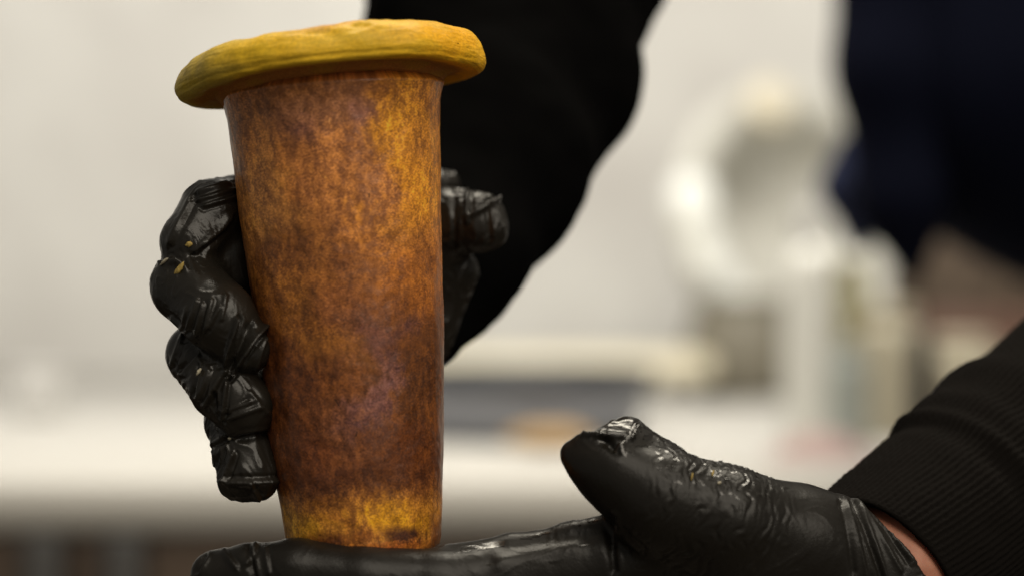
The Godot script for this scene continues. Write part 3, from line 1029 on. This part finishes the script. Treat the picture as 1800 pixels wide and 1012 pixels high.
# the ribbed sleeve of the near arm: a swept tube with every rib raised
func knit_sleeve(t: Node3D, base: Vector3) -> void:
	var path := [at(1527, 1031, -6), at(1680, 902, -34), at(1873, 740, -78), at(2130, 524, -150), at(2530, 184, -260)]
	var rad := [0.0285, 0.0330, 0.0362, 0.040, 0.048]
	var curve := Curve3D.new()
	for i in path.size():
		var d: Vector3 = (path[mini(i + 1, path.size() - 1)] - path[maxi(i - 1, 0)]) * 0.16
		curve.add_point(path[i], -d, d)
	var L := curve.get_baked_length()      # the mouth leans, lower on the near side
	var rows := 260
	var cols := 900
	var v := PackedVector3Array()
	var fold := noise(81, 40.0, 3)
	var fuzz := noise(82, 900.0, 2)
	var up := Vector3(-0.66, 0.75, 0.0)
	for r in rows + 4:
		var s := L * 0.62 * maxf(r - 4, 0) / (rows - 1)
		var inner := r < 4
		var p := curve.sample_baked(s + (0.012 * (4 - r) if inner else 0.0), true)
		var q := curve.sample_baked(s + 0.004, true)
		var d := (q - curve.sample_baked(maxf(s - 0.004, 0.0), true)).normalized()
		var e1 := (up - d * up.dot(d)).normalized()
		var e2 := d.cross(e1)
		var f := s / L * (path.size() - 1)
		var fi := mini(int(f), path.size() - 2)
		var rr: float = lerpf(rad[fi], rad[fi + 1], f - fi)
		for k in cols:
			var a := TAU * k / cols
			var dir := e1 * cos(a) + e2 * sin(a)
			var w := rr
			if inner:
				w -= 0.0014 + 0.0002 * (4 - r)
			else:
				w -= 0.0012 * exp(-s / 0.0012)
				var ribs := sin(a * 92.0 - s * 230.0 + 1.2 * fold.get_noise_3dv(p + dir * 0.03))
				w += 0.00017 * ribs * smoothstep(0.002, 0.006, s)
				w += 0.00008 * sin(s * 4200.0 + a * 30.0) + 0.00022 * fuzz.get_noise_3dv(p + dir * w)
				w += 0.0011 * fold.get_noise_3dv(p * 0.7 + dir * 0.02)
				# the bunched folds higher up the arm
				var sf := s + 0.008 * sin(a + 0.4)
				w += 0.0018 * exp(-pow((sf - 0.058) / 0.0035, 2.0)) - 0.0012 * exp(-pow((sf - 0.051) / 0.003, 2.0)) + 0.0016 * exp(-pow((sf - 0.070) / 0.006, 2.0)) + 0.0022 * exp(-pow((sf - 0.092) / 0.009, 2.0))
			v.append(p + dir * w + d * (0.0045 - 0.002 * cos(a) - 0.001 * sin(a)) * exp(-s / 0.012))
	var idx := grid_index(rows + 4, cols, true, true)
	var n := normals_of(v, idx)
	var o := commit("sleeve", v, n, idx, M.knit, t, base)
	tag(o, "black ribbed knit sleeve with a pushed up fold")

func black_sleeve(t: Node3D, base: Vector3) -> void:
	var b := chain([[728, 560, -74, 18], [768, 450, -100, 28], [828, 292, -140, 41], [880, 120, -185, 50], [905, -60, -225, 57], [905, -400, -300, 66]], 10)
	var r := field_mesh(b, 0.004)
	var v: PackedVector3Array = r[0]
	var idx: PackedInt32Array = r[1]
	var n := normals_of(v, idx)
	var h := PackedFloat32Array()
	h.resize(v.size())
	var nz := noise(91, 14.0, 3)
	for i in v.size(): h[i] = nz.get_noise_3dv(v[i]) * 0.004
	push_out(v, n, h)
	n = normals_of(v, idx)
	var o := commit("sleeve", v, n, idx, M.black_cloth, t, base)
	tag(o, "plain jet black sleeve coming down behind the cup")

# ------------------------------------------------------------------ out of focus behind
func background_things() -> void:
	workbench()
	var top := BENCH
	# dark rimmed steel basin right of the cup
	var c := at(925, 760, -1500)
	c.y = top
	var t := thing("steel_basin", c, "low grey steel basin with a dark rim on the white bench", "basin")
	lathe("bowl", [Vector2(0.0, 0.004), Vector2(0.085, 0.0), Vector2(0.105, 0.02), Vector2(0.112, 0.05), Vector2(0.110, 0.05), Vector2(0.10, 0.022), Vector2(0.08, 0.006), Vector2(0.0, 0.007)], Transform3D(Basis(), c), M.steel, t, c)
	lathe("rolled_rim", [Vector2(0.108, 0.05), Vector2(0.110, 0.064), Vector2(0.117, 0.066), Vector2(0.119, 0.056), Vector2(0.112, 0.049)], Transform3D(Basis(), c), M.dark_steel, t, c)
	lathe("foot_ring", [Vector2(0.09, 0.001), Vector2(0.098, 0.0005), Vector2(0.101, 0.008), Vector2(0.097, 0.012)], Transform3D(Basis(), c), M.dark_steel, t, c)
	# scrap of squash before the basin
	c = at(970, 782, -1330)
	c.y = top + 0.012
	tag(lathe("squash_scrap", [Vector2(0.0, -0.012), Vector2(0.016, -0.008), Vector2(0.022, 0.0), Vector2(0.014, 0.009), Vector2(0.0, 0.011)], Transform3D(Basis(Vector3.UP, 0.4).scaled(Vector3(1.5, 1, 0.8)), c), M.orange, self, Vector3.ZERO, 24, 1.0, 0.3), "orange brown scrap of squash lying beside the steel basin", "scrap")
	# long white tray on legs behind it
	c = at(985, 655, -2250)
	t = thing("serving_tray", Vector3(c.x, top, c.z), "long cream white tray standing behind the steel basin", "tray")
	var tb := Vector3(c.x, top, c.z)
	box("tray_board", Vector3(c.x, c.y + 0.01, c.z), Vector3(0.36, 0.03, 0.24), 0.006, M.cream, t, tb)
	for s in [-1, 1]:
		box("support", Vector3(c.x + s * 0.14, (top + c.y) * 0.5 - 0.002, c.z), Vector3(0.02, c.y - top + 0.004, 0.2), 0.003, M.grey, t, tb)
	# big white basin leaning on its edge against the wall
	c = at(1408, 418, -2560)
	var face := Vector3(0.42, 0.30, 0.86).normalized()        # it opens towards the lens, up and to the right
	var bs := Basis(face.cross(Vector3.UP).normalized(), face, Vector3.UP).orthonormalized()
	bs = Basis(bs.x, face, bs.x.cross(face)).scaled_local(Vector3.ONE * 1.04)
	t = thing("wash_basin", Vector3(c.x, top, c.z), "large grey white round basin tipped on its edge by the wall", "basin")
	var wb2 := Vector3(c.x, top, c.z)
	lathe("basin_bowl", [Vector2(0.0, -0.10), Vector2(0.10, -0.098), Vector2(0.145, -0.06), Vector2(0.165, 0.02), Vector2(0.162, 0.022), Vector2(0.14, -0.05), Vector2(0.095, -0.088), Vector2(0.0, -0.09)], Transform3D(bs, c), M.enamel, t, wb2, 64)
	lathe("basin_rim", [Vector2(0.155, 0.018), Vector2(0.172, 0.012), Vector2(0.198, 0.016), Vector2(0.208, 0.03), Vector2(0.200, 0.044), Vector2(0.178, 0.046), Vector2(0.160, 0.034), Vector2(0.155, 0.018)], Transform3D(bs, c), M.enamel, t, wb2, 64)
	# a white bend added for the highlight on it, a cream disc for the upper one
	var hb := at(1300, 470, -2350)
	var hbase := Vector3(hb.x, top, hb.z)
	t = thing("basin_highlight", hbase, "bright white bend standing in for the curved highlight on the grey basin", "streak")
	var streak := chain([[1222, 372, -2330, 30], [1240, 450, -2330, 24], [1300, 540, -2340, 20], [1400, 610, -2360, 18], [1480, 660, -2380, 17]], 4)
	var hr := field_mesh(streak, 0.006)
	commit("highlight_bend", hr[0], normals_of(hr[0], hr[1]), hr[1], M.highlight_white, t, hbase)
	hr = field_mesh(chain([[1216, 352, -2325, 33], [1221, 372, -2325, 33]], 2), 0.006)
	commit("highlight_spot", hr[0], normals_of(hr[0], hr[1]), hr[1], M.highlight_white, t, hbase)
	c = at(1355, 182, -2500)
	tag(lathe("round_lid", [Vector2(0.0, -0.012), Vector2(0.029, -0.010), Vector2(0.032, 0.0), Vector2(0.026, 0.010), Vector2(0.0, 0.016)], Transform3D(bs, c), M.lid, self, Vector3.ZERO, 32), "small round cream disc standing in for a blurred highlight atop the grey basin", "lid")
	# squat dark pot added to stand for the shade below the basin
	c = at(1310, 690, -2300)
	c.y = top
	t = thing("shade_pot", c, "squat grey brown pot shape added for the shade below the tipped basin", "pot")
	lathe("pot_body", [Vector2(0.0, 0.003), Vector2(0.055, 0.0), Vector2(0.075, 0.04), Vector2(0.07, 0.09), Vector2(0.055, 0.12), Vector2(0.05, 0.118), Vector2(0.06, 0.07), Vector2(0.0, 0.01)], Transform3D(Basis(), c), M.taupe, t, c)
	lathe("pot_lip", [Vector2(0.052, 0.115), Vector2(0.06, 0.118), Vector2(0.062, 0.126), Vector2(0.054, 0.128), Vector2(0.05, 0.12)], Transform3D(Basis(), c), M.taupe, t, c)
	# white bottle
	c = at(1425, 800, -1480)
	c.y = top
	t = thing("squeeze_bottle", c, "tall white plastic bottle standing left of the navy figure", "bottle")
	lathe("bottle_body", [Vector2(0.0, 0.002), Vector2(0.024, 0.0), Vector2(0.026, 0.006), Vector2(0.025, 0.14), Vector2(0.022, 0.165), Vector2(0.012, 0.18), Vector2(0.0115, 0.19)], Transform3D(Basis(), c), M.white_plastic, t, c, 32)
	lathe("bottle_cap", [Vector2(0.014, 0.185), Vector2(0.0142, 0.205), Vector2(0.006, 0.212), Vector2(0.004, 0.235), Vector2(0.0, 0.236)], Transform3D(Basis(), c), M.grey, t, c, 32)
	# pink cloth, jars, carton and the rest of the clutter on the right
	c = at(1445, 838, -1250)
	c.y = top
	tag(lathe("pink_cloth", [Vector2(0.0, 0.022), Vector2(0.02, 0.018), Vector2(0.036, 0.008), Vector2(0.045, 0.001)], Transform3D(Basis(), c), M.pink, self, Vector3.ZERO, 32, 0.8, 0.35), "crumpled pink cloth on the bench at the white bottle's foot", "cloth")
	jar("storage_jar", at(1560, 760, -1500), 0.034, 0.125, M.beige, "rounded beige jar right of the white bottle")
	jar("storage_jar", at(1495, 760, -1650), 0.022, 0.165, M.olive, "narrow olive yellow jar behind the white bottle")
	jar("storage_jar", at(1492, 790, -1400), 0.017, 0.09, M.grey_green, "small grey green jar before the beige one")
	jar("storage_jar", at(1690, 760, -1560), 0.040, 0.095, M.beige, "short wide beige jar nearest the carton")
	jar("storage_jar", at(1625, 760, -1470), 0.009, 0.10, M.navy, "thin dark blue jar between two beige jars")
	c = at(1735, 760, -2000)
	c.y = top
	t = thing("cardboard_carton", c, "brown cardboard carton standing behind the jars", "carton")
	box("carton_box", c + Vector3(0, 0.13, 0), Vector3(0.19, 0.26, 0.12), 0.003, M.card, t, c, 0.3)
	box("flap", c + Vector3(-0.02, 0.264, 0.02), Vector3(0.15, 0.004, 0.09), 0.001, M.beige, t, c, 0.3)
	box("red_band", c + Vector3(0, 0.08, 0.0), Vector3(0.194, 0.07, 0.124), 0.001, M.red_brown, t, c, 0.3)
	c = at(65, 742, -1900)
	c.y = top
	t = thing("grey_box", c, "small light grey box on the bench at far left", "box")
	box("box_body", c + Vector3(0, 0.022, 0), Vector3(0.05, 0.044, 0.05), 0.003, M.grey, t, c, 0.2)
	box("lid", c + Vector3(0, 0.049, 0), Vector3(0.053, 0.010, 0.053), 0.003, M.grey, t, c, 0.2)
	# the figure in navy
	c = at(1850, 506, -1050)
	var pb := Vector3(c.x, 0.0, c.z)
	t = thing("person", pb, "blurred person in navy clothes bending over the bench at right", "person")
	var z := -1050.0
	var b := chain([[1850, -350, z, 150], [1850, 110, z, 152]], 30)
	b += chain([[2010, 100, z, 130], [2030, 260, z, 128]], 40)
	var r := field_mesh(b, 0.014)
	var n := normals_of(r[0], r[1])
	commit("shirt", r[0], n, r[1], M.navy, t, pb)
	b = chain([[1585, -250, z + 60, 52], [1572, 120, z + 70, 40], [1588, 350, z + 70, 30], [1604, 480, z + 70, 11]], 20)
	r = field_mesh(b, 0.010)
	n = normals_of(r[0], r[1])
	commit("sleeve", r[0], n, r[1], M.navy, t, pb)
	b = chain([[1488, 250, z - 100, 8], [1482, 330, z - 100, 15], [1512, 420, z - 100, 12]], 20)
	r = field_mesh(b, 0.006)
	n = normals_of(r[0], r[1])
	tag(commit("sash", r[0], n, r[1], M.blue_cloth, t, pb), "lighter blue cloth end hanging at the waist")

func jar(called: String, c: Vector3, r: float, h: float, m: Material, label: String) -> void:
	c.y = BENCH
	var t := thing(called, c, label, "jar", "jars on the bench beside the navy figure")
	lathe("jar_body", [Vector2(0.0, 0.002), Vector2(r * 0.85, 0.0), Vector2(r, h * 0.12), Vector2(r, h * 0.72), Vector2(r * 0.7, h * 0.86), Vector2(r * 0.68, h * 0.9)], Transform3D(Basis(), c), m, t, c, 32)
	lathe("jar_lid", [Vector2(r * 0.74, h * 0.87), Vector2(r * 0.76, h * 0.97), Vector2(r * 0.6, h), Vector2(0.0, h)], Transform3D(Basis(), c), m, t, c, 32)
